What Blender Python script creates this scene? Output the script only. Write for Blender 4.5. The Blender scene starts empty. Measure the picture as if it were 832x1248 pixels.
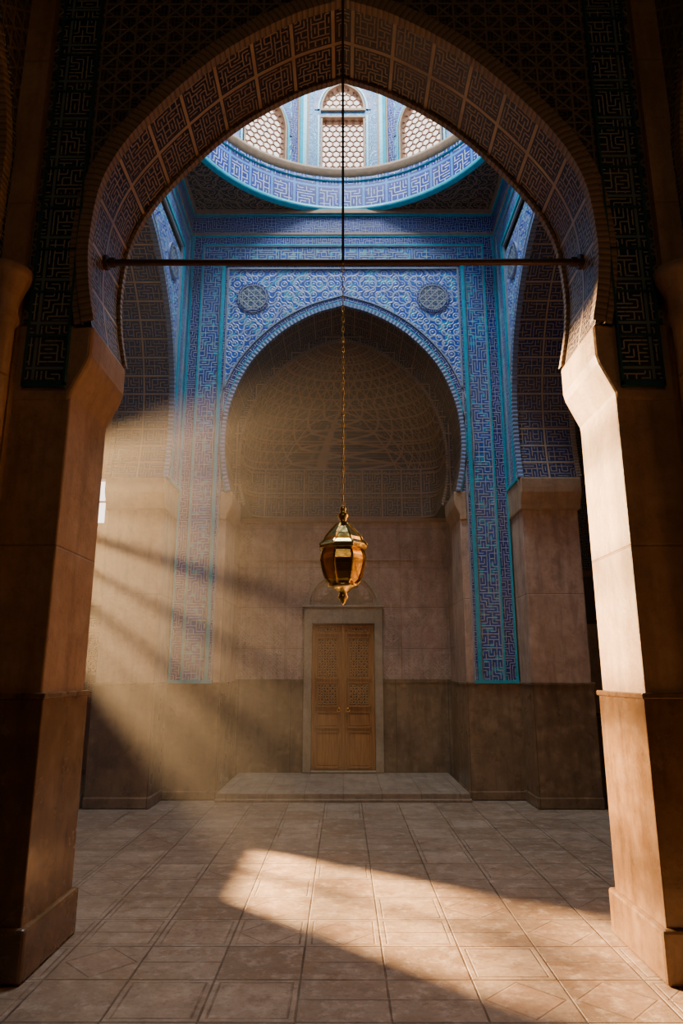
import bpy, bmesh, math, random
from mathutils import Vector
random.seed(4)
D=bpy.data; C=bpy.context
sc=C.scene
# ------------------------------------------------------------ node helper
class NB:
    def __init__(s,name):
        s.mat=D.materials.new(name); s.mat.use_nodes=True
        s.nt=s.mat.node_tree; s.nt.nodes.clear()
        s.out=s.nt.nodes.new('ShaderNodeOutputMaterial')
        s.b=s.nt.nodes.new('ShaderNodeBsdfPrincipled')
        s.nt.links.new(s.b.outputs[0],s.out.inputs[0])
    def put(s,sock,v):
        if v is None: return
        if isinstance(v,bpy.types.NodeSocket): s.nt.links.new(v,sock)
        else:
            if hasattr(sock,'default_value'):
                try: sock.default_value=v
                except Exception: sock.default_value=(*v,1)
    def m(s,op,a,b=None,c=None,clamp=False):
        n=s.nt.nodes.new('ShaderNodeMath'); n.operation=op; n.use_clamp=clamp
        s.put(n.inputs[0],a); s.put(n.inputs[1],b); s.put(n.inputs[2],c)
        return n.outputs[0]
    def mr(s,v,a,b,c=0.,d=1.):
        n=s.nt.nodes.new('ShaderNodeMapRange'); n.clamp=True
        s.put(n.inputs[0],v); s.put(n.inputs[1],a); s.put(n.inputs[2],b); s.put(n.inputs[3],c); s.put(n.inputs[4],d)
        return n.outputs[0]
    def mix(s,f,a,b,mode='MIX'):
        n=s.nt.nodes.new('ShaderNodeMixRGB'); n.blend_type=mode
        s.put(n.inputs[0],f)
        s.put(n.inputs[1],a if isinstance(a,bpy.types.NodeSocket) else (*a[:3],1))
        s.put(n.inputs[2],b if isinstance(b,bpy.types.NodeSocket) else (*b[:3],1))
        return n.outputs[0]
    def uv(s):
        n=s.nt.nodes.new('ShaderNodeUVMap'); return n.outputs[0]
    def sep(s,v):
        n=s.nt.nodes.new('ShaderNodeSeparateXYZ'); s.put(n.inputs[0],v); return n.outputs[0],n.outputs[1]
    def comb(s,x,y):
        n=s.nt.nodes.new('ShaderNodeCombineXYZ'); s.put(n.inputs[0],x); s.put(n.inputs[1],y); return n.outputs[0]
    def noise(s,vec,scale,detail=4,rough=.6):
        n=s.nt.nodes.new('ShaderNodeTexNoise'); s.put(n.inputs['Vector'],vec)
        n.inputs['Scale'].default_value=scale; n.inputs['Detail'].default_value=detail; n.inputs['Roughness'].default_value=rough
        return n.outputs[0]
    def wn(s,vec):
        n=s.nt.nodes.new('ShaderNodeTexWhiteNoise'); n.noise_dimensions='2D'; s.put(n.inputs['Vector'],vec); return n.outputs[0]
    def geo(s):
        n=s.nt.nodes.new('ShaderNodeNewGeometry'); return n.outputs[0]
    def bump(s,h,dist,strength=1.):
        n=s.nt.nodes.new('ShaderNodeBump'); n.inputs['Distance'].default_value=dist; n.inputs['Strength'].default_value=strength
        s.put(n.inputs['Height'],h); s.nt.links.new(n.outputs[0],s.b.inputs['Normal'])
    def kufic(s,u,v,sc_,lw,diag=False):
        if diag: a=s.m('MULTIPLY',u,sc_); b=s.m('MULTIPLY',v,sc_)
        else:
            a=s.m('MULTIPLY',s.m('ADD',u,v),sc_*.7071); b=s.m('MULTIPLY',s.m('SUBTRACT',u,v),sc_*.7071)
        fa=s.m('SUBTRACT',a,s.m('FLOOR',a)); fb=s.m('SUBTRACT',b,s.m('FLOOR',b))
        r=s.wn(s.comb(s.m('FLOOR',a),s.m('FLOOR',b)))
        flip=s.m('GREATER_THAN',r,.5)
        fp=s.m('ADD',fa,s.m('MULTIPLY',flip,s.m('SUBTRACT',1.,s.m('MULTIPLY',fa,2.))))
        return fp,fb
    def maze(s,u,v,sc_,lw,diag=False):
        fp,fb=s.kufic(u,v,sc_,lw,diag)
        d=s.m('ABSOLUTE',s.m('SUBTRACT',fp,fb))
        return s.mr(d,lw+.06,lw-.06)
    def truchet(s,u,v,sc_,lw):
        fp,fb=s.kufic(u,v,sc_,lw,True)
        q=lambda x:s.m('MULTIPLY',x,x)
        l1=s.m('SQRT',s.m('ADD',q(fp),q(fb)))
        fp2=s.m('SUBTRACT',1.,fp); fb2=s.m('SUBTRACT',1.,fb)
        l2=s.m('SQRT',s.m('ADD',q(fp2),q(fb2)))
        d=s.m('MINIMUM',s.m('ABSOLUTE',s.m('SUBTRACT',l1,.5)),s.m('ABSOLUTE',s.m('SUBTRACT',l2,.5)))
        d=s.m('MINIMUM',d,s.m('ABSOLUTE',s.m('SUBTRACT',l1,.12)))
        return s.mr(d,lw+.05,lw-.05)
    def fract(s,x): return s.m('SUBTRACT',x,s.m('FLOOR',x))
    def tri(s,x): # distance to nearest integer
        f=s.fract(x); return s.m('MINIMUM',f,s.m('SUBTRACT',1.,f))

def tile_mat(name,c1,c2,line,s=14.,lw=.2,kind='kufic',panel=None,pc=None,rough=.35,wear=.25,wc=(.2,.14,.09),bump=.006,voff=0.,acc=None):
    n=NB(name); uv=n.uv(); u,v=n.sep(uv)
    if voff: v=n.m('ADD',v,voff)
    if kind=='kufic': mask=n.maze(u,v,s,lw)
    elif kind=='arab':
        mask=n.truchet(u,v,s,lw)
        big=n.truchet(n.m('ADD',u,.37),n.m('ADD',v,.11),s*.36,.035)
        mask=n.m('MAXIMUM',mask,big)
    elif kind=='star':
        st=s*.3
        g=n.m('MINIMUM',n.tri(n.m('MULTIPLY',n.m('ADD',u,v),st)),n.tri(n.m('MULTIPLY',n.m('SUBTRACT',u,v),st)))
        h=n.m('MINIMUM',n.tri(n.m('MULTIPLY',u,st*1.414)),n.tri(n.m('MULTIPLY',v,st*1.414)))
        g=n.m('MINIMUM',g,h)
        mask=n.m('MAXIMUM',n.mr(g,.09,.04),n.m('MULTIPLY',n.maze(u,v,s*1.3,lw),.6))
    base=n.mix(n.mr(n.noise(uv,2.2,5),.35,.65),c1,c2)
    cell=n.wn(n.comb(n.m('FLOOR',n.m('MULTIPLY',u,s)),n.m('FLOOR',n.m('MULTIPLY',v,s))))
    base=n.mix(n.m('MULTIPLY',cell,.5),base,[x*.35 for x in c1])
    if acc: base=n.mix(n.m('GREATER_THAN',cell,.82),base,acc)
    if panel:
        pw,ph,bw=panel
        du=n.m('MULTIPLY',n.tri(n.m('DIVIDE',u,pw)),pw); dv=n.m('MULTIPLY',n.tri(n.m('DIVIDE',v,ph)),ph)
        d=n.m('MINIMUM',du,dv)
        mask=n.m('MULTIPLY',mask,n.mr(d,bw*1.9,bw*2.1))
        col=n.mix(mask,base,line)
        pm=n.mr(d,bw*1.05,bw*.95)
        col=n.mix(pm,col,pc or line)
        mask=n.m('MAXIMUM',mask,pm)
    else: col=n.mix(mask,base,line)
    w=n.m('MULTIPLY',n.mr(n.noise(n.geo(),1.7,8,.7),.45,.72),wear)
    col=n.mix(w,col,wc)
    n.put(n.b.inputs['Base Color'],col)
    n.put(n.b.inputs['Roughness'],n.mr(n.noise(uv,9,3),.3,.7,rough-.08,rough+.15))
    n.bump(n.m('ADD',mask,n.m('MULTIPLY',n.noise(uv,6,3),.6)),bump,.7)
    return n.mat

def stone_mat(name,c1,c2,c3,rough=.6,bw=.95,bh=.62,carve=0.,joint=.5,bump=.01,grime=.6):
    n=NB(name); uv=n.uv(); u,v=n.sep(uv)
    g=n.geo()
    col=n.mix(n.mr(n.noise(g,1.3,8,.65),.38,.62),c1,c2)
    col=n.mix(n.mr(n.noise(g,6,7,.72),.5,.68,0,.75),col,c3)
    col=n.mix(n.mr(n.noise(g,24,4,.7),.45,.65,0,.35),col,[x*.45 for x in c1])
    st=n.noise(n.comb(n.m('MULTIPLY',u,5.),n.m('MULTIPLY',v,.7)),1.6,6,.65)
    col=n.mix(n.mr(st,.48,.7,0,grime),col,[x*.4 for x in c1])
    col=n.mix(n.mr(n.noise(g,2.7,9,.75),.52,.62,0,grime*.7),col,[x*.5 for x in c1])
    d=n.m('MINIMUM',n.m('MULTIPLY',n.tri(n.m('DIVIDE',u,bw)),bw),n.m('MULTIPLY',n.tri(n.m('DIVIDE',v,bh)),bh))
    j=n.mr(d,.009,.003)
    col=n.mix(n.m('MULTIPLY',j,joint),col,[x*.35 for x in c1])
    h=n.m('SUBTRACT',n.noise(g,9,8,.65),n.m('MULTIPLY',j,.6))
    if carve:
        t=n.m('MAXIMUM',n.truchet(u,v,17.,.1),n.m('MULTIPLY',n.truchet(n.m('ADD',u,.2),v,5.,.05),.8))
        pan=n.mr(n.m('MINIMUM',n.m('MULTIPLY',n.tri(n.m('DIVIDE',u,.47)),.47),n.m('MULTIPLY',n.tri(n.m('DIVIDE',v,.66)),.66)),.03,.05)
        t=n.m('MULTIPLY',t,pan)
        fade=n.mr(n.noise(g,1.8,6,.7),.38,.6,.25,1.)
        col=n.mix(n.m('MULTIPLY',n.m('MULTIPLY',t,fade),carve),col,c3)
        h=n.m('ADD',h,n.m('MULTIPLY',n.m('MULTIPLY',t,fade),.8))
    n.put(n.b.inputs['Base Color'],col)
    n.put(n.b.inputs['Roughness'],n.mr(n.noise(g,5,4),.3,.7,rough-.12,rough+.1))
    n.bump(h,bump,.7)
    return n.mat

def plain_mat(name,c,rough=.5,metal=0.,var=.3,rib=None,sc_=12):
    n=NB(name); g=n.geo()
    col=n.mix(n.mr(n.noise(g,sc_,5),.35,.7,0,var),c,[x*.4 for x in c])
    h=n.noise(g,sc_*2,3)
    if rib:
        u,v=n.sep(n.uv())
        t=n.tri(n.m('DIVIDE',u,rib)); h=n.m('ADD',n.m('MULTIPLY',t,3.),n.m('MULTIPLY',h,.2))
        col=n.mix(n.mr(t,.22,.05,0,.7),col,[x*.3 for x in c])
    n.put(n.b.inputs['Base Color'],col); n.b.inputs['Roughness'].default_value=rough; n.b.inputs['Metallic'].default_value=metal
    n.bump(h,.004 if not rib else .01,.5)
    return n.mat

M={}
M['spandrel']=tile_mat('tile_spandrel',(.002,.06,.44),(.008,.13,.58),(.50,.57,.64),s=11,lw=.075,kind='arab',acc=(.0,.30,.52))
M['light_kufic']=tile_mat('tile_light_kufic',(.002,.05,.30),(.006,.11,.42),(.46,.49,.47),s=19,lw=.13,acc=(.0,.30,.44))
M['navy_kufic']=tile_mat('tile_navy_kufic',(.001,.010,.18),(.002,.03,.30),(.40,.46,.5),s=22,lw=.12)
M['ring']=tile_mat('tile_ring',(.001,.012,.24),(.002,.03,.36),(.62,.68,.78),s=15,lw=.15,panel=(.37,.50,.02),pc=(.05,.26,.62),voff=.06)
M['soffit_side']=tile_mat('tile_soffit_side',(.004,.03,.17),(.03,.03,.06),(.38,.27,.16),s=19,lw=.14,panel=(.25,.375,.012),pc=(.42,.30,.18),wear=.5,wc=(.06,.04,.03))
M['soffit_niche']=tile_mat('tile_soffit_niche',(.02,.018,.025),(.05,.033,.02),(.32,.21,.12),s=20,lw=.15,panel=(.28,.28,.012))
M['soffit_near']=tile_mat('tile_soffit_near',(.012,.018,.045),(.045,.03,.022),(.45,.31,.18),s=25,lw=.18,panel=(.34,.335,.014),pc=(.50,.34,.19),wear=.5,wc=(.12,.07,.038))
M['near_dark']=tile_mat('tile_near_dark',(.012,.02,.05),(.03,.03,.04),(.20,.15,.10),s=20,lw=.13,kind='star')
M['near_band']=tile_mat('tile_near_band',(.006,.022,.05),(.01,.035,.06),(.40,.36,.28),s=24,lw=.15,panel=(.25,.32,.01),pc=(.14,.2,.2))
M['niche_vault']=tile_mat('tile_niche_vault',(.022,.015,.010),(.055,.03,.015),(.34,.20,.09),s=12,lw=.13,kind='star',wear=.4,wc=(.07,.04,.018),rough=.5)
M['niche_frieze']=tile_mat('tile_niche_frieze',(.02,.017,.02),(.05,.032,.02),(.34,.23,.13),s=17,lw=.17,panel=(.33,.42,.014),pc=(.34,.21,.11),rough=.4,voff=.05)
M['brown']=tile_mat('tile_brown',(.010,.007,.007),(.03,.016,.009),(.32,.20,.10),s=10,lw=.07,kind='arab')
M['roundel']=tile_mat('tile_roundel',(.004,.025,.12),(.01,.05,.2),(.3,.34,.34),s=26,lw=.13,kind='star')
M['turq']=plain_mat('glaze_turquoise',(.0,.42,.54),.3,var=.5)
M['turq_dark']=plain_mat('glaze_teal_dark',(.015,.09,.10),.4,var=.6)
M['drum']=tile_mat('tile_drum',(.0,.09,.30),(.0,.20,.42),(.16,.38,.5),s=15,lw=.08,kind='arab')
M['cream']=plain_mat('glaze_cream',(.30,.34,.40),.4,var=.5)
M['tan']=plain_mat('terracotta_tan',(.38,.22,.11),.6,var=.5)
M['rope']=plain_mat('rope_moulding_clay',(.3,.2,.12),.55,rib=.045)
M['rope_blue']=plain_mat('rope_moulding_glaze',(.2,.28,.46),.4,rib=.06)
M['stone']=stone_mat('stone_pier',(.44,.28,.185),(.56,.39,.275),(.66,.5,.375),.6,bw=1.9,bh=1.3,grime=.7)
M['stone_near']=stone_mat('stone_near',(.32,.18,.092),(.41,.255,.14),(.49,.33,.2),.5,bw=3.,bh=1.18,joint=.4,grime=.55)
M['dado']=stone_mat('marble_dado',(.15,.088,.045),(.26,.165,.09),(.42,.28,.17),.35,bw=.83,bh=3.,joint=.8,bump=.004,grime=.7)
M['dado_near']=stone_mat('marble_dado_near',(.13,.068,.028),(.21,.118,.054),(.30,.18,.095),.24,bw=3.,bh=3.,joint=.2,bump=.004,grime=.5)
M['pink']=stone_mat('stone_carved_pink',(.42,.25,.165),(.52,.345,.24),(.68,.5,.38),.65,carve=.45,bw=.94,bh=.66,joint=.3,bump=.014)
M['plaster']=stone_mat('plaster_wall',(.45,.33,.22),(.52,.4,.28),(.6,.48,.36),.8,bw=40,bh=40,joint=0)
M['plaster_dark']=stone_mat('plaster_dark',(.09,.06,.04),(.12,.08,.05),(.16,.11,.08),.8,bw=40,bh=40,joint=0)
M['corbel']=stone_mat('stone_corbel',(.38,.23,.12),(.46,.30,.17),(.54,.38,.23),.55,bw=40,bh=40,joint=0,grime=.5)
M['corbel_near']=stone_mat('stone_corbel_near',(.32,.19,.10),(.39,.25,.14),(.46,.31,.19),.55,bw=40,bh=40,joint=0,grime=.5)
M['surround']=stone_mat('stone_door_surround',(.34,.25,.14),(.42,.32,.2),(.5,.39,.26),.6,bw=40,bh=40,joint=0,grime=.3)
M['step']=stone_mat('stone_step',(.24,.17,.115),(.32,.235,.16),(.4,.3,.22),.5,bw=.5,bh=40,joint=.4)
M['gold']=plain_mat('brass_polished',(1.,.74,.24),.24,1.,var=.25,sc_=20)
M['amber']=plain_mat('brass_panel',(1.,.68,.17),.26,1.,var=.35,sc_=14)
M['iron']=plain_mat('iron_rusted',(.07,.035,.025),.6,.4,var=.5)
M['lattice']=plain_mat('stucco_lattice',(.42,.22,.13),.7,var=.3)
def wood():
    n=NB('wood_carved'); uv=n.uv(); u,v=n.sep(uv)
    g=n.noise(n.comb(n.m('MULTIPLY',u,14.),v),3.,6,.6)
    col=n.mix(n.mr(g,.3,.7),(.28,.10,.022),(.48,.205,.055))
    n.put(n.b.inputs['Base Color'],col); n.b.inputs['Roughness'].default_value=.55; n.b.inputs['Specular IOR Level'].default_value=.3; n.bump(g,.003,.5); return n.mat
def woodc():
    n=NB('wood_fretwork'); uv=n.uv(); u,v=n.sep(uv)
    t=n.truchet(u,v,24.,.15)
    col=n.mix(t,(.08,.025,.006),(.50,.225,.065))
    n.put(n.b.inputs['Base Color'],col); n.b.inputs['Roughness'].default_value=.6; n.b.inputs['Specular IOR Level'].default_value=.25; n.bump(t,.008,1.); return n.mat
M['wood']=wood(); M['woodc']=woodc()
def floor_mat():
    n=NB('floor_stone_tiles'); g=n.geo(); u,v=n.sep(g); u=n.m('ADD',u,.23)
    p=.46
    a=n.m('DIVIDE',u,p); b=n.m('DIVIDE',v,p)
    r=n.wn(n.comb(n.m('FLOOR',a),n.m('FLOOR',b)))
    r2=n.wn(n.comb(n.m('FLOOR',n.m('ADD',a,31.)),n.m('FLOOR',b)))
    ca=n.m('SUBTRACT',n.fract(a),.5); cb=n.m('SUBTRACT',n.fract(b),.5)
    fa=n.m('ABSOLUTE',ca); fb=n.m('ABSOLUTE',cb)
    wob=n.m('MULTIPLY',n.m('SUBTRACT',n.noise(g,6,4),.5),.014)
    j=n.mr(n.m('ADD',n.m('MAXIMUM',fa,fb),wob),.485,.493)
    dia=n.m('ADD',fa,fb); isd=n.m('GREATER_THAN',r2,.68)
    dl=n.mr(n.m('ABSOLUTE',n.m('SUBTRACT',dia,.44)),.018,.01)
    dl=n.m('MULTIPLY',dl,isd)
    inn=n.mr(n.m('ABSOLUTE',n.m('SUBTRACT',n.m('MAXIMUM',fa,fb),.42)),.014,.008)
    inn=n.m('MULTIPLY',inn,n.m('GREATER_THAN',r,.62))
    half=n.m('MULTIPLY',n.mr(fb,.014,.008),n.m('LESS_THAN',r2,.28))
    ln=n.m('MAXIMUM',n.m('MAXIMUM',dl,inn),half)
    insd=n.m('MULTIPLY',n.m('LESS_THAN',dia,.44),isd)
    col=n.mix(r,(.23,.155,.10),(.40,.29,.20))
    col=n.mix(n.m('MULTIPLY',insd,.5),col,n.mix(r2,(.44,.32,.22),(.33,.19,.12)))
    col=n.mix(n.mr(n.noise(g,1.6,9,.72),.4,.62,0,.7),col,(.21,.125,.07))
    col=n.mix(n.mr(n.noise(g,9,8,.75),.5,.66,0,.75),col,(.50,.38,.28))
    col=n.mix(n.mr(n.noise(g,5,9,.78),.54,.60,0,.5),col,(.16,.09,.05))
    col=n.mix(n.mr(n.noise(g,33,4,.7),.5,.7,0,.45),col,(.12,.075,.045))
    brk=n.mr(n.noise(g,4,4),.38,.6,.05,.75)
    col=n.mix(n.m('MULTIPLY',ln,brk),col,(.11,.065,.04))
    col=n.mix(n.m('MULTIPLY',j,n.mr(n.noise(g,3,4),.35,.6,.45,.9)),col,(.075,.045,.028))
    n.put(n.b.inputs['Base Color'],col)
    n.put(n.b.inputs['Roughness'],n.mr(n.noise(g,4,6,.7),.3,.7,.3,.6))
    n.bump(n.m('SUBTRACT',n.noise(g,8,6),n.m('MULTIPLY',n.m('MAXIMUM',j,ln),.6)),.009,.85)
    return n.mat
M['floor']=floor_mat()

# ------------------------------------------------------------ mesh helper
def empty(name,loc=(0,0,0)):
    e=D.objects.new(name,None); e.location=loc; e.empty_display_size=.2; sc.collection.objects.link(e); return e
class Mesh:
    def __init__(s,T=None): s.v=[];s.f=[];s.uv=[];s.mi=[];s.mats=[];s.T=T or (lambda p:p)
    def slot(s,m):
        if m not in s.mats: s.mats.append(m)
        return s.mats.index(m)
    def quad(s,pts,mat,uv=None):
        pts=[Vector(p) for p in pts]
        if uv is None:
            nn=Vector((0,0,0))
            for i in range(len(pts)):
                a=pts[i];b=pts[(i+1)%len(pts)]; nn+=a.cross(b)
            ax=max(range(3),key=lambda i:abs(nn[i]))
            uv=[((p.y,p.z) if ax==0 else (p.x,p.z) if ax==1 else (p.x,p.y)) for p in pts]
        k=len(s.v); s.v+= [s.T(tuple(p)) for p in pts]; s.f.append(list(range(k,k+len(pts)))); s.uv+=list(uv); s.mi.append(s.slot(mat))
    def box(s,x0,x1,y0,y1,z0,z1,mat):
        if x0>x1:x0,x1=x1,x0
        q=s.quad
        q([(x0,y0,z0),(x1,y0,z0),(x1,y0,z1),(x0,y0,z1)],mat); q([(x1,y1,z0),(x0,y1,z0),(x0,y1,z1),(x1,y1,z1)],mat)
        q([(x0,y1,z0),(x0,y0,z0),(x0,y0,z1),(x0,y1,z1)],mat); q([(x1,y0,z0),(x1,y1,z0),(x1,y1,z1),(x1,y0,z1)],mat)
        q([(x0,y0,z1),(x1,y0,z1),(x1,y1,z1),(x0,y1,z1)],mat); q([(x0,y1,z0),(x1,y1,z0),(x1,y0,z0),(x0,y0,z0)],mat)
    def prism(s,poly,y0,y1,mat): # poly in xz
        n=len(poly)
        s.quad([(x,y0,z) for x,z in poly],mat); s.quad([(x,y1,z) for x,z in reversed(poly)],mat)
        for i in range(n):
            a=poly[i];b=poly[(i+1)%n]; s.quad([(a[0],y0,a[1]),(b[0],y0,b[1]),(b[0],y1,b[1]),(a[0],y1,a[1])],mat)
    def done(s,name,parent=None,bevel=0,smooth=False,segs=2):
        me=D.meshes.new(name); me.from_pydata(s.v,[],s.f)
        for m in s.mats: me.materials.append(M[m])
        ul=me.uv_layers.new(name='UVMap')
        for i,u in enumerate(s.uv): ul.data[i].uv=u
        for i,p in enumerate(me.polygons): p.material_index=s.mi[i]; p.use_smooth=smooth
        bm=bmesh.new(); bm.from_mesh(me); bmesh.ops.remove_doubles(bm,verts=bm.verts,dist=1e-4); bmesh.ops.recalc_face_normals(bm,faces=bm.faces); bm.to_mesh(me); bm.free()
        o=D.objects.new(name,me); sc.collection.objects.link(o)
        if parent: o.parent=parent
        if bevel:
            b=o.modifiers.new('bev','BEVEL'); b.width=bevel; b.segments=segs; b.limit_method='ANGLE'; b.angle_limit=math.radians(35)
        return o
def spline(pts,n=5):
    P=[pts[0]]+pts+[(2*pts[-1][0]-pts[-2][0],2*pts[-1][1]-pts[-2][1])]; out=[]
    for i in range(1,len(P)-2):
        for k in range(n):
            t=k/n; r=[]
            for a in (0,1):
                p0,p1,p2,p3=P[i-1][a],P[i][a],P[i+1][a],P[i+2][a]
                r.append(.5*((2*p1)+(-p0+p2)*t+(2*p0-5*p1+4*p2-p3)*t*t+(-p0+3*p1-3*p2+p3)*t**3))
            out.append(tuple(r))
    out.append(pts[-1]); return out
NEAR=spline([(1.66,3.84),(1.72,4.15),(1.74,4.49),(1.68,4.95),(1.45,5.39),(.95,5.96),(.42,6.33),(0,6.5)])
NICHE=spline([(1.64,4.13),(1.72,4.5),(1.75,4.95),(1.68,5.5),(1.42,6.12),(.98,6.62),(.48,6.94),(0,7.1)])
RW=lambda pr:[(z,x) for x,z in pr]
def arch_wall(m,rows,xl,xr,y0,y1,front,back,soff,cx=0.):
    q=m.quad
    for (z0,a),(z1,b) in zip(rows,rows[1:]):
        if z1-z0>1e-6:
            for y,mt in ((y0,front),(y1,back)):
                if a<1e-6 and b<1e-6: q([(xl,y,z0),(xr,y,z0),(xr,y,z1),(xl,y,z1)],mt)
                else:
                    q([(xl,y,z0),(cx-a,y,z0),(cx-b,y,z1),(xl,y,z1)],mt)
                    q([(cx+a,y,z0),(xr,y,z0),(xr,y,z1),(cx+b,y,z1)],mt)
            for x in (xl,xr): q([(x,y0,z0),(x,y1,z0),(x,y1,z1),(x,y0,z1)],front)
    L=0
    for (z0,a),(z1,b) in zip(rows,rows[1:]):
        if a<1e-6 and b<1e-6: continue
        d=math.hypot(z1-z0,b-a)
        for sg in (-1,1):
            q([(cx+sg*a,y0,z0),(cx+sg*a,y1,z0),(cx+sg*b,y1,z1),(cx+sg*b,y0,z1)],soff,[(L,0),(L,y1-y0),(L+d,y1-y0),(L+d,0)])
        L+=d
    zt=rows[-1][0]; q([(xl,y0,zt),(xr,y0,zt),(xr,y1,zt),(xl,y1,zt)],front)
def offs_out(prof,o):
    r=[]
    for i,p in enumerate(prof):
        a=prof[max(0,i-1)]; b=prof[min(len(prof)-1,i+1)]
        t=Vector((b[0]-a[0],b[1]-a[1])).normalized()
        nx,nz=t.y,-t.x
        if i==len(prof)-1: r.append((0,p[1]+o/max(.3,nz)))
        else: r.append((max(0,p[0]+nx*o),p[1]+nz*o))
    return r
def arch_band(m,prof,o0,o1,yf,yb,mat,zmin=None):
    A=offs_out(prof,o0);B=offs_out(prof,o1)
    for sg in (-1,1):
        L=0
        for i in range(len(prof)-1):
            d=math.hypot(prof[i+1][0]-prof[i][0],prof[i+1][1]-prof[i][1])
            a0,a1,b0,b1=A[i],A[i+1],B[i],B[i+1]
            P=lambda p,y:(sg*p[0],y,p[1])
            w=o1-o0
            m.quad([P(a0,yf),P(b0,yf),P(b1,yf),P(a1,yf)],mat,[(L,0),(L,w),(L+d,w),(L+d,0)])
            m.quad([P(a0,yb),P(a0,yf),P(a1,yf),P(a1,yb)],mat,[(L,0),(L,.03),(L+d,.03),(L+d,0)])
            m.quad([P(b0,yb),P(b0,yf),P(b1,yf),P(b1,yb)],mat,[(L,0),(L,.03),(L+d,.03),(L+d,0)])
            L+=d
def lathe(name,prof,cx,cy,mat,seg=48,parent=None,smooth=True,uvs=1.,ph=0.):
    m=Mesh(); L=0
    for (r0,z0),(r1,z1) in zip(prof,prof[1:]):
        d=math.hypot(r1-r0,z1-z0)
        for k in range(seg):
            a=2*math.pi*k/seg+ph; b=2*math.pi*(k+1)/seg+ph; R=max(r0,r1)
            pts=[(cx+r0*math.cos(a),cy+r0*math.sin(a),z0),(cx+r0*math.cos(b),cy+r0*math.sin(b),z0),(cx+r1*math.cos(b),cy+r1*math.sin(b),z1),(cx+r1*math.cos(a),cy+r1*math.sin(a),z1)]
            uv=[(a*R,L),(b*R,L),(b*R,L+d),(a*R,L+d)]
            if r0<1e-6: pts=[pts[0]]+pts[2:]; uv=[uv[0]]+uv[2:]
            elif r1<1e-6: pts=pts[:3]; uv=uv[:3]
            m.quad(pts,mat,uv)
        L+=d
    return m.done(name,parent,smooth=smooth)

# ------------------------------------------------------------ floor
YC=7.115; W=2.38; YB=9.46; YN0=4.1; YN1=4.77; ZT=8.73; DH=1.49
m=Mesh(); m.quad([(-5.6,-2.6,0),(5.6,-2.6,0),(5.6,12,0),(-5.6,12,0)],'floor'); m.quad([(-5.6,-2.6,-.1),(5.6,-2.6,-.1),(5.6,12,-.1),(-5.6,12,-.1)],'floor'); m.done('floor')

def pier(name,x0,x1,y0,y1,H,body,dado,parent,T=None,plinth=.14,ex=.012):
    if x0>x1:x0,x1=x1,x0
    m=Mesh(T); m.box(x0,x1,y0,y1,DH-.02,H,body); m.done(name+'_shaft',parent,.012)
    m=Mesh(T); m.box(x0-.02,x1+.02,y0-.02,y1+.02,0,DH-.03,dado); m.box(x0-.032,x1+.032,y0-.032,y1+.032,DH-.035,DH,dado); m.done(name+'_dado',parent,.008)
    m=Mesh(T); m.box(x0-ex-.02,x1+ex+.02,y0-ex-.02,y1+ex+.02,0,plinth,dado); m.done(name+'_plinth',parent,.02)

# ------------------------------------------------------------ near wall
wn=empty('wall_near')
for sg,nm in ((-1,'left'),(1,'right')):
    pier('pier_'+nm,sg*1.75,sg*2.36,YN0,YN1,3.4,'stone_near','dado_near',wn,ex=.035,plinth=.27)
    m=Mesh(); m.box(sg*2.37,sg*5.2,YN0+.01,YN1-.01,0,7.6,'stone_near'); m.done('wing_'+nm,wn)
    pr=[(1.75,3.3),(1.745,3.36),(1.70,3.46),(1.655,3.56),(1.64,3.62),(1.64,3.84),(2.36,3.84),(2.36,3.3)]
    m=Mesh(); m.prism([(sg*x,z) for x,z in pr],YN0-.01,YN1+.01,'corbel_near'); m.done('corbel_'+nm,wn,.03,segs=3)
    m=Mesh()
    x0,x1=1.80,2.05
    m.box(sg*x0,sg*x1,YN0-.025,YN0,3.42,7.6,'near_band')
    for a,b in ((1.785,1.80),(2.05,2.065)): m.box(sg*a,sg*b,YN0-.04,YN0,3.40,7.6,'turq_dark')
    m.box(sg*1.785,sg*2.065,YN0-.04,YN0,3.39,3.42,'turq_dark')
    for k in range(13): m.box(sg*1.80,sg*2.05,YN0-.035,YN0,3.42+.32*k,3.435+.32*k,'turq_dark')
    m.box(sg*2.12,sg*2.3,YN0-.06,YN0,0,7.6,'stone_near')
    m.done('tile_border_'+nm,wn)
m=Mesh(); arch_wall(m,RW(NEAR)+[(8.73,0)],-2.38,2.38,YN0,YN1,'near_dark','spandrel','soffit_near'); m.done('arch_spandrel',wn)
m=Mesh()
arch_band(m,NEAR,-.03,.05,YN0-.05,YN0+.02,'rope')
arch_band(m,NEAR,.06,.10,YN0-.035,YN0,'rope')
arch_band(m,NEAR,-.025,.04,YN1-.02,YN1+.03,'rope')
m.done('archivolt',wn)
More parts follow.
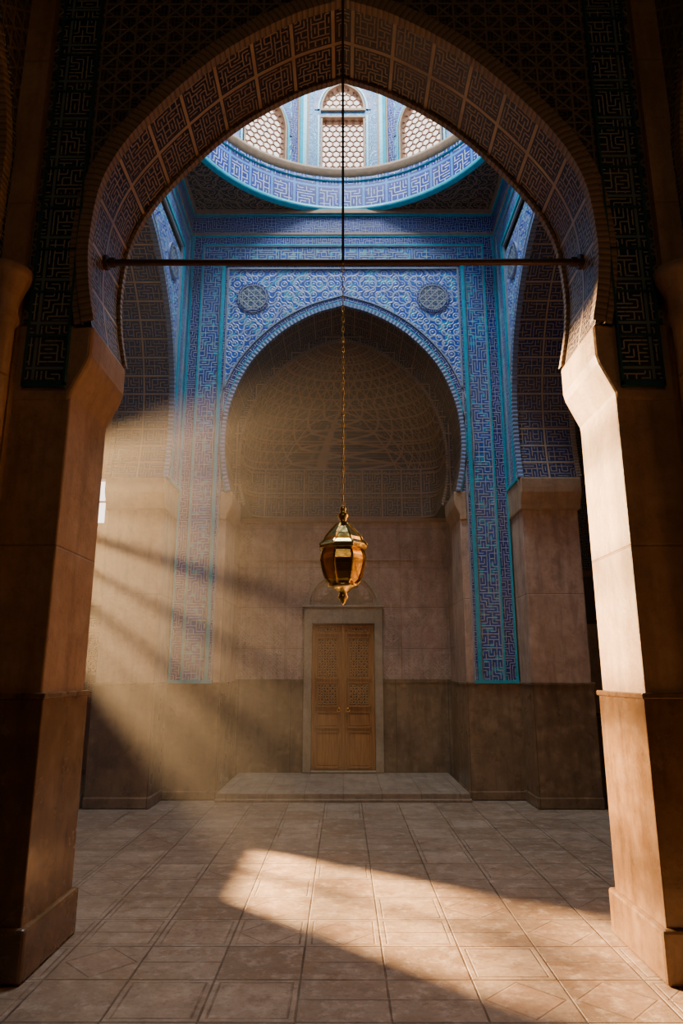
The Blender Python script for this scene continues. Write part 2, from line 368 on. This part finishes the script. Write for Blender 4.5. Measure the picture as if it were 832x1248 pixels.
# ------------------------------------------------------------ facades (chamber walls)
def facade(wall,T,nm,zlow):
    Wf=2.355;Ht=8.3
    layers=[(0,.03,'turq',.03),(.03,.165,'navy_kufic',.018),(.165,.19,'turq',.035),(.19,.205,'cream',.03),(.205,.475,'light_kufic',.012),(.475,.49,'cream',.03),(.49,.54,'turq',.045),(.54,.57,'navy_kufic',.02),(.57,.595,'cream',.03)]
    m=Mesh(T)
    for a,b,mt,t in layers:
        for sg in (-1,1): m.box(sg*(Wf-a),sg*(Wf-b),-t,0,zlow,Ht-a,mt)
        m.box(-(Wf-b)+.0,(Wf-b),-t,0,Ht-b,Ht-a,mt)
    for sg in (-1,1): m.box(sg*(Wf),sg*(Wf-.595),-.05,0,zlow-.02,zlow+.02,'turq')
    m.box(-W,W,-.04,0,8.3,8.335,'tan'); m.box(-W,W,-.02,0,8.335,8.63,'navy_kufic'); m.box(-W,W,-.05,0,8.63,8.66,'turq'); m.box(-W,W,-.08,0,8.66,8.73,'tan')
    m.done('tile_frame_'+nm,wall)
    m=Mesh(T)
    arch_band(m,NICHE,-.03,.03,-.05,.02,'rope_blue'); arch_band(m,NICHE,.03,.055,-.03,0,'turq'); arch_band(m,NICHE,.055,.14,-.015,0,'navy_kufic'); arch_band(m,NICHE,.14,.16,-.03,0,'cream')
    m.done('archivolt_'+nm,wall)
    m=Mesh(T)
    for sg in (-1,1):
        cx,cz=sg*1.38,7.22
        for k in range(40):
            a=2*math.pi*k/40;b=2*math.pi*(k+1)/40
            P=lambda r,t,y:(cx+r*math.cos(t),y,cz+r*math.sin(t))
            m.quad([P(0,a,-.02),P(.2,a,-.02),P(.2,b,-.02)],'roundel')
            for r0,r1,mt,y in ((.2,.215,'cream',-.03),(.215,.25,'navy_kufic',-.02)):
                m.quad([P(r0,a,y),P(r1,a,y),P(r1,b,y),P(r0,b,y)],mt)
            m.quad([P(.25,a,-.02),P(.25,a,0),P(.25,b,0),P(.25,b,-.02)],'cream')
    m.done('roundel_'+nm,wall)
def corbels(wall,T,nm,t,xo=2.37):
    for sg,s2 in ((-1,'a'),(1,'b')):
        pr=[(1.66,3.72),(1.655,3.78),(1.62,3.86),(1.585,3.93),(1.58,4.0),(1.58,4.13),(xo,4.13),(xo,3.72)]
        m=Mesh(T); m.prism([(sg*x,z) for x,z in pr],-.03,t+.02,'corbel'); m.done('corbel_%s_%s'%(nm,s2),wall,.015)
# back wall
wb=empty('wall_back'); Tb=lambda p:(p[0],YB+p[1],p[2])
m=Mesh(Tb); arch_wall(m,RW(NICHE)+[(8.73,0)],-2.38,2.38,0,.84,'spandrel','plaster_dark','soffit_niche'); m.done('arch_spandrel',wb)
facade(wb,Tb,'back',DH)
for sg,nm in ((-1,'left'),(1,'right')):
    pier('pier_'+nm,sg*1.66,sg*2.36,YB,YB+.84,4.13,'stone','dado',wb,plinth=.12,ex=.01)
corbels(wb,Tb,'back',.84,1.757)
# niche
nb=wb
YNB=11.2
for sg,nm in ((-1,'left'),(1,'right')):
    m=Mesh(); m.box(sg*1.72,sg*2.37,YB+.85,11.6,DH,4.13,'pink'); m.box(sg*1.70,sg*2.37,YB+.85,11.6,0,DH,'dado'); m.done('niche_side_'+nm,nb)
m=Mesh(); m.box(-1.72,1.72,YNB,11.6,DH,4.13,'pink'); m.box(-1.71,1.71,YNB-.02,11.6,0,DH,'dado')
m.box(-1.72,1.72,YNB-.05,YNB,4.07,4.13,'tan'); m.box(-1.72,1.72,YNB-.03,YNB,3.42,3.45,'pink'); m.box(-1.72,1.72,YNB-.035,YNB-.0,DH-.03,DH+.02,'dado')
for sg in (-1,1):
    for x in (.78,1.25,1.66): m.box(sg*x-.015,sg*x+.015,YNB-.02,YNB,DH+.02,3.42,'pink')
m.done('niche_rear_panel',nb)
m=Mesh(); NV=[(x*.93,4.13+(z-4.13)*.945) for x,z in NICHE]; nz=len(NV); na=40
def vp(i,k):
    w,z=NV[i]; w=max(w,.001); d=.9*min(1,w/1.6)**.75
    t=min(1,max(0,(z-4.9)/1.2)); e=2/(9*(1-t)+2*t)
    a=math.pi*k/na; c=math.cos(a); s=math.sin(a)
    return (math.copysign(abs(c)**e,c)*w*1.0,YB+.83+d*abs(s)**e,z)
L=0
for i in range(nz-1):
    d=math.hypot(NV[i+1][0]-NV[i][0],NV[i+1][1]-NV[i][1])
    for k in range(na):
        P=[vp(i,k),vp(i,k+1),vp(i+1,k+1),vp(i+1,k)]
        low=NV[i][1]<4.95
        if low: uv=[(p[0]*1.0 if abs(p[0])<1.5 else p[1],p[2]) for p in P] 
        else:
            wu=5.; uv=[(wu*k/na,L),(wu*(k+1)/na,L),(wu*(k+1)/na,L+d),(wu*k/na,L+d)]
        m.quad(P,'niche_frieze' if low else 'niche_vault',uv)
    L+=d
m.done('niche_semi_dome',nb,smooth=True)
m=Mesh()
for i in (5,10,15,20,25,29):
    for k in range(na):
        a,b=vp(i,k),vp(i,k+1); c=lambda p,dz,s:(p[0]*s,YB+.83+(p[1]-YB-.83)*s,p[2]+dz)
        m.quad([c(a,0,.985),c(b,0,.985),c(b,.022,.985),c(a,.022,.985)],'tan'); m.quad([c(a,0,.985),c(b,0,.985),b,a],'tan'); m.quad([c(a,.022,.985),c(b,.022,.985),c(b,.022,1),c(a,.022,1)],'tan')
m.done('niche_course_mouldings',nb)
m=Mesh(Tb)
for sg in (-1,1):
    for p,q,r,s_ in zip(NV,NV[1:],NICHE,NICHE[1:]): m.quad([(sg*p[0],.835,p[1]),(sg*r[0],.835,r[1]),(sg*s_[0],.835,s_[1]),(sg*q[0],.835,q[1])],'soffit_niche')
arch_band(m,NV,-.01,.03,.79,.84,'rope')
m.done('niche_inner_ring',nb)
m=Mesh(); m.box(-1.62,1.62,YB-.14,YNB-.03,0,.11,'step'); m.box(-1.645,1.645,YB-.165,YB+.1,.0,.04,'step'); m.done('niche_platform',None,.012)

# ------------------------------------------------------------ doors
def door(name,cx,yf,z0,w,h,lun=True,sw=.13):
    e=empty(name)
    T=lambda p:(cx+p[0],yf+p[1],z0+p[2])
    m=Mesh(T); hw=w/2
    m.box(-hw-sw,-hw,-.09,0,0,h+sw*2,'surround'); m.box(hw,hw+sw,-.09,0,0,h+sw*2,'surround'); m.box(-hw,hw,-.09,0,h,h+sw*2,'surround')
    m.box(-hw-sw-.03,hw+sw+.03,-.11,0,h+sw*2,h+sw*2+.04,'surround'); m.box(-hw,hw,-.10,0,0,.03,'surround')
    m.done('surround',e,.01)
    for sg,nm in ((-1,'leaf_left'),(1,'leaf_right')):
        m=Mesh(T); a,b=sg*.006,sg*(hw-.004)
        if a>b:a,b=b,a
        m.box(a,b,-.035,0,.035,h-.01,'wood')
        def panel(zz0,zz1,mt,xa=.06,xb=.06):
            A,B=a+xa,b-xb
            for q in ((A,B,zz0,zz0+.022),(A,B,zz1-.022,zz1),(A,A+.022,zz0,zz1),(B-.022,B,zz0,zz1)): m.box(q[0],q[1],-.062,-.035,q[2],q[3],'wood')
            m.box(A+.035,B-.035,-.05,-.035,zz0+.035,zz1-.035,mt)
        panel(h*.03,h*.27,'wood'); panel(h*.29,h*.40,'wood'); panel(h*.43,h*.60,'woodc'); panel(h*.62,h*.91,'woodc'); panel(h*.93,h*.985,'woodc')
        m.done(nm,e,.004)
    m=Mesh(T); m.box(-.022,.022,-.065,-.03,.035,h-.01,'wood'); m.done('meeting_stile',e,.005)
    m=Mesh(T)
    for sg in (-1,1):
        for k in range(12):
            a=2*math.pi*k/12;b=2*math.pi*(k+1)/12; cx2,cz=sg*.07,h*.41
            m.quad([(cx2+.03*math.cos(a),-.07,cz+.03*math.sin(a)),(cx2+.03*math.cos(b),-.07,cz+.03*math.sin(b)),(cx2+.02*math.cos(b),-.06,cz+.02*math.sin(b)),(cx2+.02*math.cos(a),-.06,cz+.02*math.sin(a))],'gold')
        m.box(sg*.07-.012,sg*.07+.012,-.075,-.03,h*.41+.02,h*.41+.045,'gold')
    m.done('ring_pulls',e)
    if lun:
        z=h+sw*2+.04; pr=spline([(.56,z),(.55,z+.14),(.42,z+.36),(.2,z+.5),(0,z+.56)],4)
        m=Mesh(T)
        for sg in (-1,1):
            for p,q in zip(pr,pr[1:]): m.quad([(0,-.02,p[1]),(sg*p[0],-.02,p[1]),(sg*q[0],-.02,q[1]),(0,-.02,q[1])],'pink')
        arch_band(m,pr,-.025,.025,-.05,0,'surround'); arch_band(m,pr,-.08,-.06,-.035,0,'surround'); m.done('lunette',e)
        m=Mesh(T)
        def bar(p,q,t=.008):
            d=Vector((q[0]-p[0],q[1]-p[1])); n_=Vector((-d.y,d.x)).normalized()*t
            m.prism([(p[0]+n_.x,p[1]+n_.y),(q[0]+n_.x,q[1]+n_.y),(q[0]-n_.x,q[1]-n_.y),(p[0]-n_.x,p[1]-n_.y)],-.035,-.018,'surround')
        lim=lambda x:(.44 if abs(x)<.12 else .44-(abs(x)-.12)*.85)
        for i in range(-5,6):
            x=i*.085; bar((x,z+.01),(x,z+max(.05,lim(x))))
        for i in range(1,6):
            zz=i*.08; xm=.48-max(0,zz-.08)*1.1; bar((-xm,z+zz),(xm,z+zz))
            for j in range(-4,4):
                x=j*.085
                if abs(x+.04)<xm-.06: bar((x,z+zz-.08),(x+.085,z+zz),.006); bar((x+.085,z+zz-.08),(x,z+zz),.006)
        m.done('lunette_fretwork',e)
    return e
door('door_1',0,YNB-.02,.115,1.0,2.26)
door('door_2',-4.42,11.6,0.0,.98,2.5,lun=False,sw=.1)

# ------------------------------------------------------------ side walls
for sg,nm in ((-1,'left'),(1,'right')):
    w_=empty('wall_'+nm)
    T=lambda p,sg=sg:(sg*(W+p[1]),YC+p[0],p[2])
    m=Mesh(T); arch_wall(m,RW(NICHE)+[(8.73,0)],-(YC-YN1)+.01,11.6-YC,0,.75,'spandrel','plaster','soffit_side'); m.done('arch_spandrel',w_)
    facade(w_,T,nm,4.15); corbels(w_,T,nm,.75)
    pier('pier_far',1.75,11.6-YC-.0,0.,.75,4.13,'stone','dado',w_,T)
    pier('pier_near',-(YC-YN1)+.06,-1.75,0.,.75,4.13,'stone','dado',w_,T)
    m=Mesh(T); arch_band(m,NICHE,-.03,.03,.73,.79,'rope'); m.done('archivolt_outer',w_)
ZS0,ZS1=3.32,4.56  # unseen window opening, placed and sized to shape the sunbeam
T=lambda p:(-5.2-p[1],9.92+p[0],p[2])
m=Mesh(T); arch_wall(m,[(0,0),(ZS0,0),(ZS0,.24),(ZS1,.24),(ZS1,0),(7.6,0)],-8.0,1.7,0,.10,'plaster','plaster','plaster'); m.done('wall_aisle_left')
m=Mesh(T)
for k in range(1,7):
    z=ZS0+(ZS1-ZS0)*k/7; t=(.007,.014,.008,.017,.007,.012)[k-1]; m.box(-.24,.24,.02,.04,z-t,z+t,'iron')  # unseen bars added to break the beam into streaks
m.box(-.006,.006,.02,.04,ZS0,ZS1,'iron'); m.box(-.28,.28,-.03,.0,ZS0-.06,ZS0,'tan'); m.done('beam_window_bars')
T=lambda p:(p[0],11.6+p[1],p[2])
m=Mesh(T); arch_wall(m,[(0,0),(4.15,0),(4.15,.2),(4.95,.2),(4.95,0),(7.6,0)],-5.3,-3.1,0,.2,'plaster','plaster','plaster',cx=-4.36); m.done('wall_aisle_end_left')
m=Mesh(T); m.box(-4.56,-4.16,.06,.09,4.53,4.56,'tan'); m.box(-4.375,-4.345,.06,.09,4.15,4.95,'tan'); m.done('window_2')
m=Mesh(); m.box(5.2,5.3,1.9,11.8,0,7.6,'plaster_dark'); m.done('wall_aisle_right')
m=Mesh(); m.box(3.13,5.3,11.6,11.8,0,7.6,'plaster_dark'); m.box(3.13,5.2,11.55,11.6,3.2,3.3,'tan'); m.box(3.13,5.2,11.57,11.6,3.3,7.6,'near_band'); m.done('wall_aisle_end_right')
for sg,nm in ((-1,'left'),(1,'right')):
    m=Mesh(); m.box(sg*2.38,sg*5.35,4.1,11.8,7.6,7.75,'plaster_dark'); m.done('ceiling_aisle_'+nm)
m=Mesh(); m.box(-2.38,2.38,11.6,11.8,0,8.73,'plaster_dark'); m.box(-2.38,2.38,YB+.84,11.8,8.6,8.73,'plaster_dark'); m.done('niche_outer_shell',wb)
m=Mesh(); m.box(3.98,4.6,11.50,11.54,.98,2.4,'plaster'); 
for q in ((3.92,4.66,.92,.98),(3.92,4.66,2.4,2.46),(3.92,3.98,.92,2.46),(4.6,4.66,.92,2.46)): m.box(q[0],q[1],11.48,11.6,q[2],q[3],'iron')
m.done('framed_notice_board',None,.006)
m=Mesh(); m.box(-5.15,-3.2,8.6,10.6,0,.16,'surround'); m.done('stone_bench_platform',None,.015)

# ------------------------------------------------------------ ceiling with round opening, drum, dome
m=Mesh(); n=96; R=2.33
for k in range(n):
    def pt(t,ext):
        c,s=math.cos(t),math.sin(t)
        q=max(abs(c),abs(s)); return (ext*c/q,YC+ext*s/q)
    a=2*math.pi*k/n+math.pi/4;b=2*math.pi*(k+1)/n+math.pi/4
    p0=(R*math.cos(a),YC+R*math.sin(a));p1=(R*math.cos(b),YC+R*math.sin(b))
    q0=pt(a,3.2);q1=pt(b,3.2)
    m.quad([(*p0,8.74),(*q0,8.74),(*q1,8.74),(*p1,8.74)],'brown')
m.done('ceiling')
dome=empty('dome')
lathe('ring_band',[(R,8.74),(R,9.36)],0,YC,'ring',96,dome)
lathe('ring_lower_moulding',[(R+.02,8.70),(R-.03,8.72),(R-.04,8.76),(R-.03,8.80),(R,8.82)],0,YC,'turq',96,dome)
lathe('ring_mid_moulding',[(R,9.27),(R-.025,9.285),(R,9.30)],0,YC,'turq',96,dome)
lathe('cornice',[(R,9.36),(R-.02,9.38),(R-.03,9.42),(R-.05,9.46),(R-.05,9.50),(R+.26,9.51)],0,YC,'tan',96,dome)
lathe('ring_outer',[(R+.3,8.74),(R+.4,9.5),(R+.4,9.6)],0,YC,'plaster',48,dome)
RD=2.5; hw=RD*math.tan(math.pi/12)
def hexlattice(T,x0,x1,z0,z1,inside,name,parent):
    r=.066; bm=bmesh.new(); dx=r*math.sqrt(3); dz=r*1.5; j=0; z=z0
    while z<z1+r:
        x=x0+(dx/2 if j%2 else 0)
        while x<x1+dx:
            if inside(x,z):
                vs=[bm.verts.new(T((x+r*math.sin(math.pi/3*k),.06,z+r*math.cos(math.pi/3*k)))) for k in range(6)]
                bm.faces.new(vs)
            x+=dx
        z+=dz; j+=1
    bmesh.ops.remove_doubles(bm,verts=bm.verts,dist=.004)
    me=D.meshes.new(name); bm.to_mesh(me); bm.free(); me.materials.append(M['lattice'])
    o=D.objects.new(name,me); sc.collection.objects.link(o); o.parent=parent
    w=o.modifiers.new('w','WIREFRAME'); w.thickness=.036; w.use_even_offset=False; w.use_boundary=True
for k in range(12):
    th=2*math.pi*k/12
    def T(p,th=th):
        x,y,z=p; r=RD+y
        return (x*math.cos(th)+r*math.sin(th),YC-x*math.sin(th)+r*math.cos(th),z)
    w0=.34
    m=Mesh(T)
    if k%2==0:
        lun=spline([(.34,10.82),(.33,10.95),(.25,11.15),(.1,11.27),(0,11.32)],3)
        rows=[(9.45,0),(9.60,0),(9.60,w0),(10.64,w0),(10.64,0),(10.82,0)]+RW(lun)+[(11.7,0)]
        ins=lambda x,z:(abs(x)<w0+.03)
    else:
        lun=spline([(.34,10.2),(.33,10.38),(.25,10.6),(.1,10.74),(0,10.8)],3)
        rows=[(9.45,0),(9.60,0),(9.60,w0)]+RW(lun)+[(11.7,0)]
        ins=lambda x,z:abs(x)<w0+.03 and (z<10.45 or abs(x)<.36-(z-10.45)*.9)
    arch_wall(m,rows,-hw,hw,0,.14,'drum','plaster','tan'); m.done('drum_facet_%d'%(k+1),dome)
    m=Mesh(T)
    for sg in (-1,1):
        m.box(sg*(hw-.01),sg*(hw-.07),-.05,0,9.5,11.7,'turq'); m.box(sg*(hw-.07),sg*(hw-.10),-.03,0,9.5,11.7,'tan')
        m.box(sg*(hw-.10),sg*(hw-.2),-.012,0,9.5,11.7,'navy_kufic' if k%2 else 'drum')
        m.box(sg*w0,sg*(w0+.03),-.04,.0,9.58,10.62 if k%2==0 else 10.2,'tan'); m.box(sg*(w0+.05),sg*(w0+.08),-.025,.0,9.58,10.7 if k%2==0 else 10.2,'turq')
    m.box(-w0-.035,w0+.035,-.045,0,9.575,9.60,'tan')
    if k%2==0: m.box(-w0-.035,w0+.035,-.04,0,10.64,10.67,'tan'); m.box(-w0-.035,w0+.035,-.04,0,10.78,10.82,'tan')
    arch_band(m,lun,0,.03,-.04,0,'tan'); arch_band(m,lun,.05,.08,-.025,0,'turq'); arch_band(m,lun,.08,.16,-.015,0,'navy_kufic')
    m.box(-hw,hw,-.06,0,11.4,11.45,'tan')
    m.done('trim_%d'%(k+1),dome)
    hexlattice(T,-w0,w0,9.60,10.64 if k%2==0 else 10.75,ins,'lattice_%d'%(k+1),dome)
    if k%2==0: hexlattice(T,-w0,w0,10.82,11.3,lambda x,z:abs(x)<.36 and abs(x)<.38-(z-10.95)*.9,'lattice_upper_%d'%(k+1),dome)
R2=RD/math.cos(math.pi/12)
lathe('cupola',[(R2,11.7),(R2-.05,12.2),(R2-.3,12.9),(R2-.85,13.6),(R2-1.6,14.2),(.5,14.6),(.0,14.75)],0,YC,'drum',48,dome)

# ------------------------------------------------------------ near hall
T=None
for sg,nm in ((-1,'left'),(1,'right')):
    w_=empty('wall_hall_'+nm)
    Tn=lambda p,sg=sg:(sg*(2.3+p[1]),2.2+p[0],p[2])
    pr=[(min(x,1.72)*1.0,z+.3) for x,z in NEAR]
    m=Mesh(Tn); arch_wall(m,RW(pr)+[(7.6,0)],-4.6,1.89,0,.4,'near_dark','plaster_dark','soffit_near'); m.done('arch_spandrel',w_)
    m=Mesh(Tn); arch_band(m,pr,-.03,.05,-.04,.02,'rope'); arch_band(m,pr,.06,.14,-.02,0,'near_band'); m.done('archivolt',w_)
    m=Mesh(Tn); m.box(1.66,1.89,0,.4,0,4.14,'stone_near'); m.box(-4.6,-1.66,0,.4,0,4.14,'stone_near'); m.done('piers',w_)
    m=Mesh(); m.box(sg*3.9,sg*4.0,-2.5,4.1,0,7.6,'plaster_dark'); m.done('wall_hall_outer_'+nm)
    lathe('corner_colonnette' ,[(.0,0),(.12,0),(.12,.25),(.085,.32),(.075,.4),(.075,3.75),(.10,3.8),(.085,3.86),(.09,3.95),(.14,4.08),(.15,4.14),(0,4.14)],sg*2.17,YN0-.15,'stone_near',20,wn)
m=Mesh(); m.box(-4,4,-2.6,-2.5,0,7.6,'plaster_dark'); m.done('wall_hall_rear')
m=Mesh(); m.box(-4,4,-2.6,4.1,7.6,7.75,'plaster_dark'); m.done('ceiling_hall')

# ------------------------------------------------------------ tie rod
tr=empty('tie_rod'); 
def cyl(name,p,q,r,mat,parent,seg=12,smooth=True):
    p=Vector(p);q=Vector(q);d=(q-p);a=d.normalized(); t=a.orthogonal().normalized(); b=a.cross(t); m=Mesh()
    for k in range(seg):
        c0=2*math.pi*k/seg;c1=2*math.pi*(k+1)/seg
        o0=(t*math.cos(c0)+b*math.sin(c0))*r;o1=(t*math.cos(c1)+b*math.sin(c1))*r
        m.quad([p+o0,p+o1,q+o1,q+o0],mat,[(0,c0*r),(0,c1*r),(d.length,c1*r),(d.length,c0*r)])
        m.quad([p,p+o0,p+o1],mat); m.quad([q,q+o0,q+o1],mat)
    return m.done(name,parent,smooth=False)
cyl('bar',(-1.745,4.43,4.52),(1.745,4.43,4.52),.024,'iron',tr)
for sg,s in ((-1,'left'),(1,'right')):
    cyl('collar_'+s,(sg*1.66,4.43,4.52),(sg*1.70,4.43,4.52),.036,'iron',tr); cyl('plate_'+s,(sg*1.715,4.43,4.52),(sg*1.75,4.43,4.52),.055,'iron',tr)
# ------------------------------------------------------------ lantern
ln=empty('hanging_lantern'); LX,LY=0.0,4.0
px=.00490; zt=2.575
def LP(l): return [(r*px,zt-(y-620)*px) for r,y in l]
ph=math.pi/8
lathe('finial',LP([(0,618),(3.5,619),(4.5,623),(3,626),(6,629),(7,632),(5,635),(4,638),(7.5,640),(8,642)]),LX,LY,'gold',24,ln)
lathe('cap',LP([(8,641),(11,645),(14.5,649),(19,654),(23,659),(24.5,663),(29,667),(30.5,669.5),(30.5,672.5),(28,674),(24,675),(0,675)]),LX,LY,'gold',8,ln,smooth=False,ph=ph)
lathe('body',LP([(24.5,674),(27,681),(28,686),(27,692),(24.5,702),(21,710),(15,716)]),LX,LY,'amber',8,ln,smooth=False,ph=ph)
lathe('base',LP([(15.5,714),(18.5,716),(18,718.5),(12,720),(8,723),(4.5,726),(6,728.5),(6.5,731),(4,734),(3.5,736),(1.5,739),(0,740)]),LX,LY,'gold',24,ln)
for k in range(8):
    a=2*math.pi*k/8+ph; pts=LP([(25,674),(27.5,681),(28.6,686),(27.5,692),(25,702),(21.5,710),(15.5,716)])
    for i,(p,q) in enumerate(zip(pts,pts[1:])):
        cyl('rib_%d_%d'%(k,i),(LX+p[0]*math.cos(a),LY+p[0]*math.sin(a),p[1]),(LX+q[0]*math.cos(a),LY+q[0]*math.sin(a),q[1]),.0075,'gold',ln,8)
    pts=LP([(8,641),(11.5,645),(15,649),(19.5,654),(23.5,659),(25,663),(29.5,667),(31,669.5)])
    for i,(p,q) in enumerate(zip(pts,pts[1:])):
        cyl('cap_rib_%d_%d'%(k,i),(LX+p[0]*math.cos(a),LY+p[0]*math.sin(a),p[1]),(LX+q[0]*math.cos(a),LY+q[0]*math.sin(a),q[1]),.005,'gold',ln,6)
m=Mesh()
def link(z,rot):
    hw_,hh,tr_=.0085,.021,.0032; n=16
    P=[]
    for k in range(n):
        t=2*math.pi*k/n; x=hw_*math.cos(t); zz=hh*math.sin(t); P.append(Vector((x,0,zz)))
    for k in range(n):
        for j in range(5):
            def pp(kk,jj):
                c=P[kk%n]; o=c.normalized(); a=2*math.pi*jj/5
                v=c+o*tr_*math.cos(a)+Vector((0,1,0))*tr_*math.sin(a)
                if rot: v=Vector((v.y,v.x,v.z))
                return (v.x,v.y,v.z+z)
            m.quad([pp(k,j),pp(k+1,j),pp(k+1,j+1),pp(k,j+1)],'amber')
link(0,0); link(.036,1)
o=m.done('chain',ln,smooth=True); o.location=(LX,LY,2.60); a=o.modifiers.new('a','ARRAY'); a.count=23; a.use_relative_offset=False; a.use_constant_offset=True; a.constant_offset_displace=(0,0,.072)
cyl('suspension_cable',(LX,LY,2.60+23*.072-.03),(LX,LY,7.6),.0085,'iron',ln,8)
cyl('ceiling_rose',(LX,LY,7.5),(LX,LY,7.6),.08,'iron',ln,16)

# ------------------------------------------------------------ haze (density shaped so the beam fades out to the right)
hm=D.materials.new('beam_haze'); hm.use_nodes=True; nt=hm.node_tree; nt.nodes.clear()
o=nt.nodes.new('ShaderNodeOutputMaterial'); v=nt.nodes.new('ShaderNodeVolumeScatter'); v.inputs['Color'].default_value=(1,.9,.78,1); v.inputs['Anisotropy'].default_value=.2
g=nt.nodes.new('ShaderNodeNewGeometry'); sx=nt.nodes.new('ShaderNodeSeparateXYZ'); r=nt.nodes.new('ShaderNodeMapRange'); r.interpolation_type='SMOOTHSTEP'
nt.links.new(g.outputs[0],sx.inputs[0]); nt.links.new(sx.outputs[0],r.inputs[0])
r.inputs[1].default_value=-2.8; r.inputs[2].default_value=.4; r.inputs[3].default_value=.021; r.inputs[4].default_value=.003
nt.links.new(r.outputs[0],v.inputs['Density'])
nt.links.new(v.outputs[0],o.inputs['Volume'])
M['haze']=hm; m=Mesh(); m.box(-3.1,2.25,4.8,9.3,.01,6.4,'haze'); m.done('haze')

# ------------------------------------------------------------ lights
def light(name,typ,loc,energy,col,**k):
    l=D.lights.new(name,typ); l.energy=energy; l.color=col
    for a,b in k.items(): setattr(l,a,b)
    o=D.objects.new(name,l); o.location=loc; sc.collection.objects.link(o); return o
def aim(o,t): o.rotation_euler=(Vector(t)-o.location).to_track_quat('-Z','Y').to_euler()
s=light('sun_beam_lamp','SPOT',(-7,11.4,4.7),105000,(1,.63,.30),spot_size=math.radians(50),spot_blend=.1,shadow_soft_size=.045); aim(s,(-4.6,9.4,3.65))
a=light('dome_fill_light','AREA',(0,YC,13.0),700,(.80,.89,1.),shape='DISK',size=2.4); aim(a,(0,YC,0))  # added fill inside the closed dome, out of view, for cool light from above
p=light('hall_fill_light','AREA',(0,-1.5,6.5),18,(1,.70,.42),shape='DISK',size=1.5); aim(p,(0,4,1))  # added warm fill behind the camera, no visible fixture
w=D.worlds.new('sky'); sc.world=w; w.use_nodes=True; bg=w.node_tree.nodes['Background']; bg.inputs[0].default_value=(1.,.88,.80,1); bg.inputs[1].default_value=3.0
# ------------------------------------------------------------ camera
cd=D.cameras.new('camera'); cd.sensor_fit='VERTICAL'; cd.sensor_height=36; cd.sensor_width=24; cd.lens=24
co=D.objects.new('camera',cd); sc.collection.objects.link(co); co.location=(0,0,1.6); co.rotation_euler=(math.radians(90+13.3),0,math.radians(.14)); cd.clip_start=.05
sc.camera=co
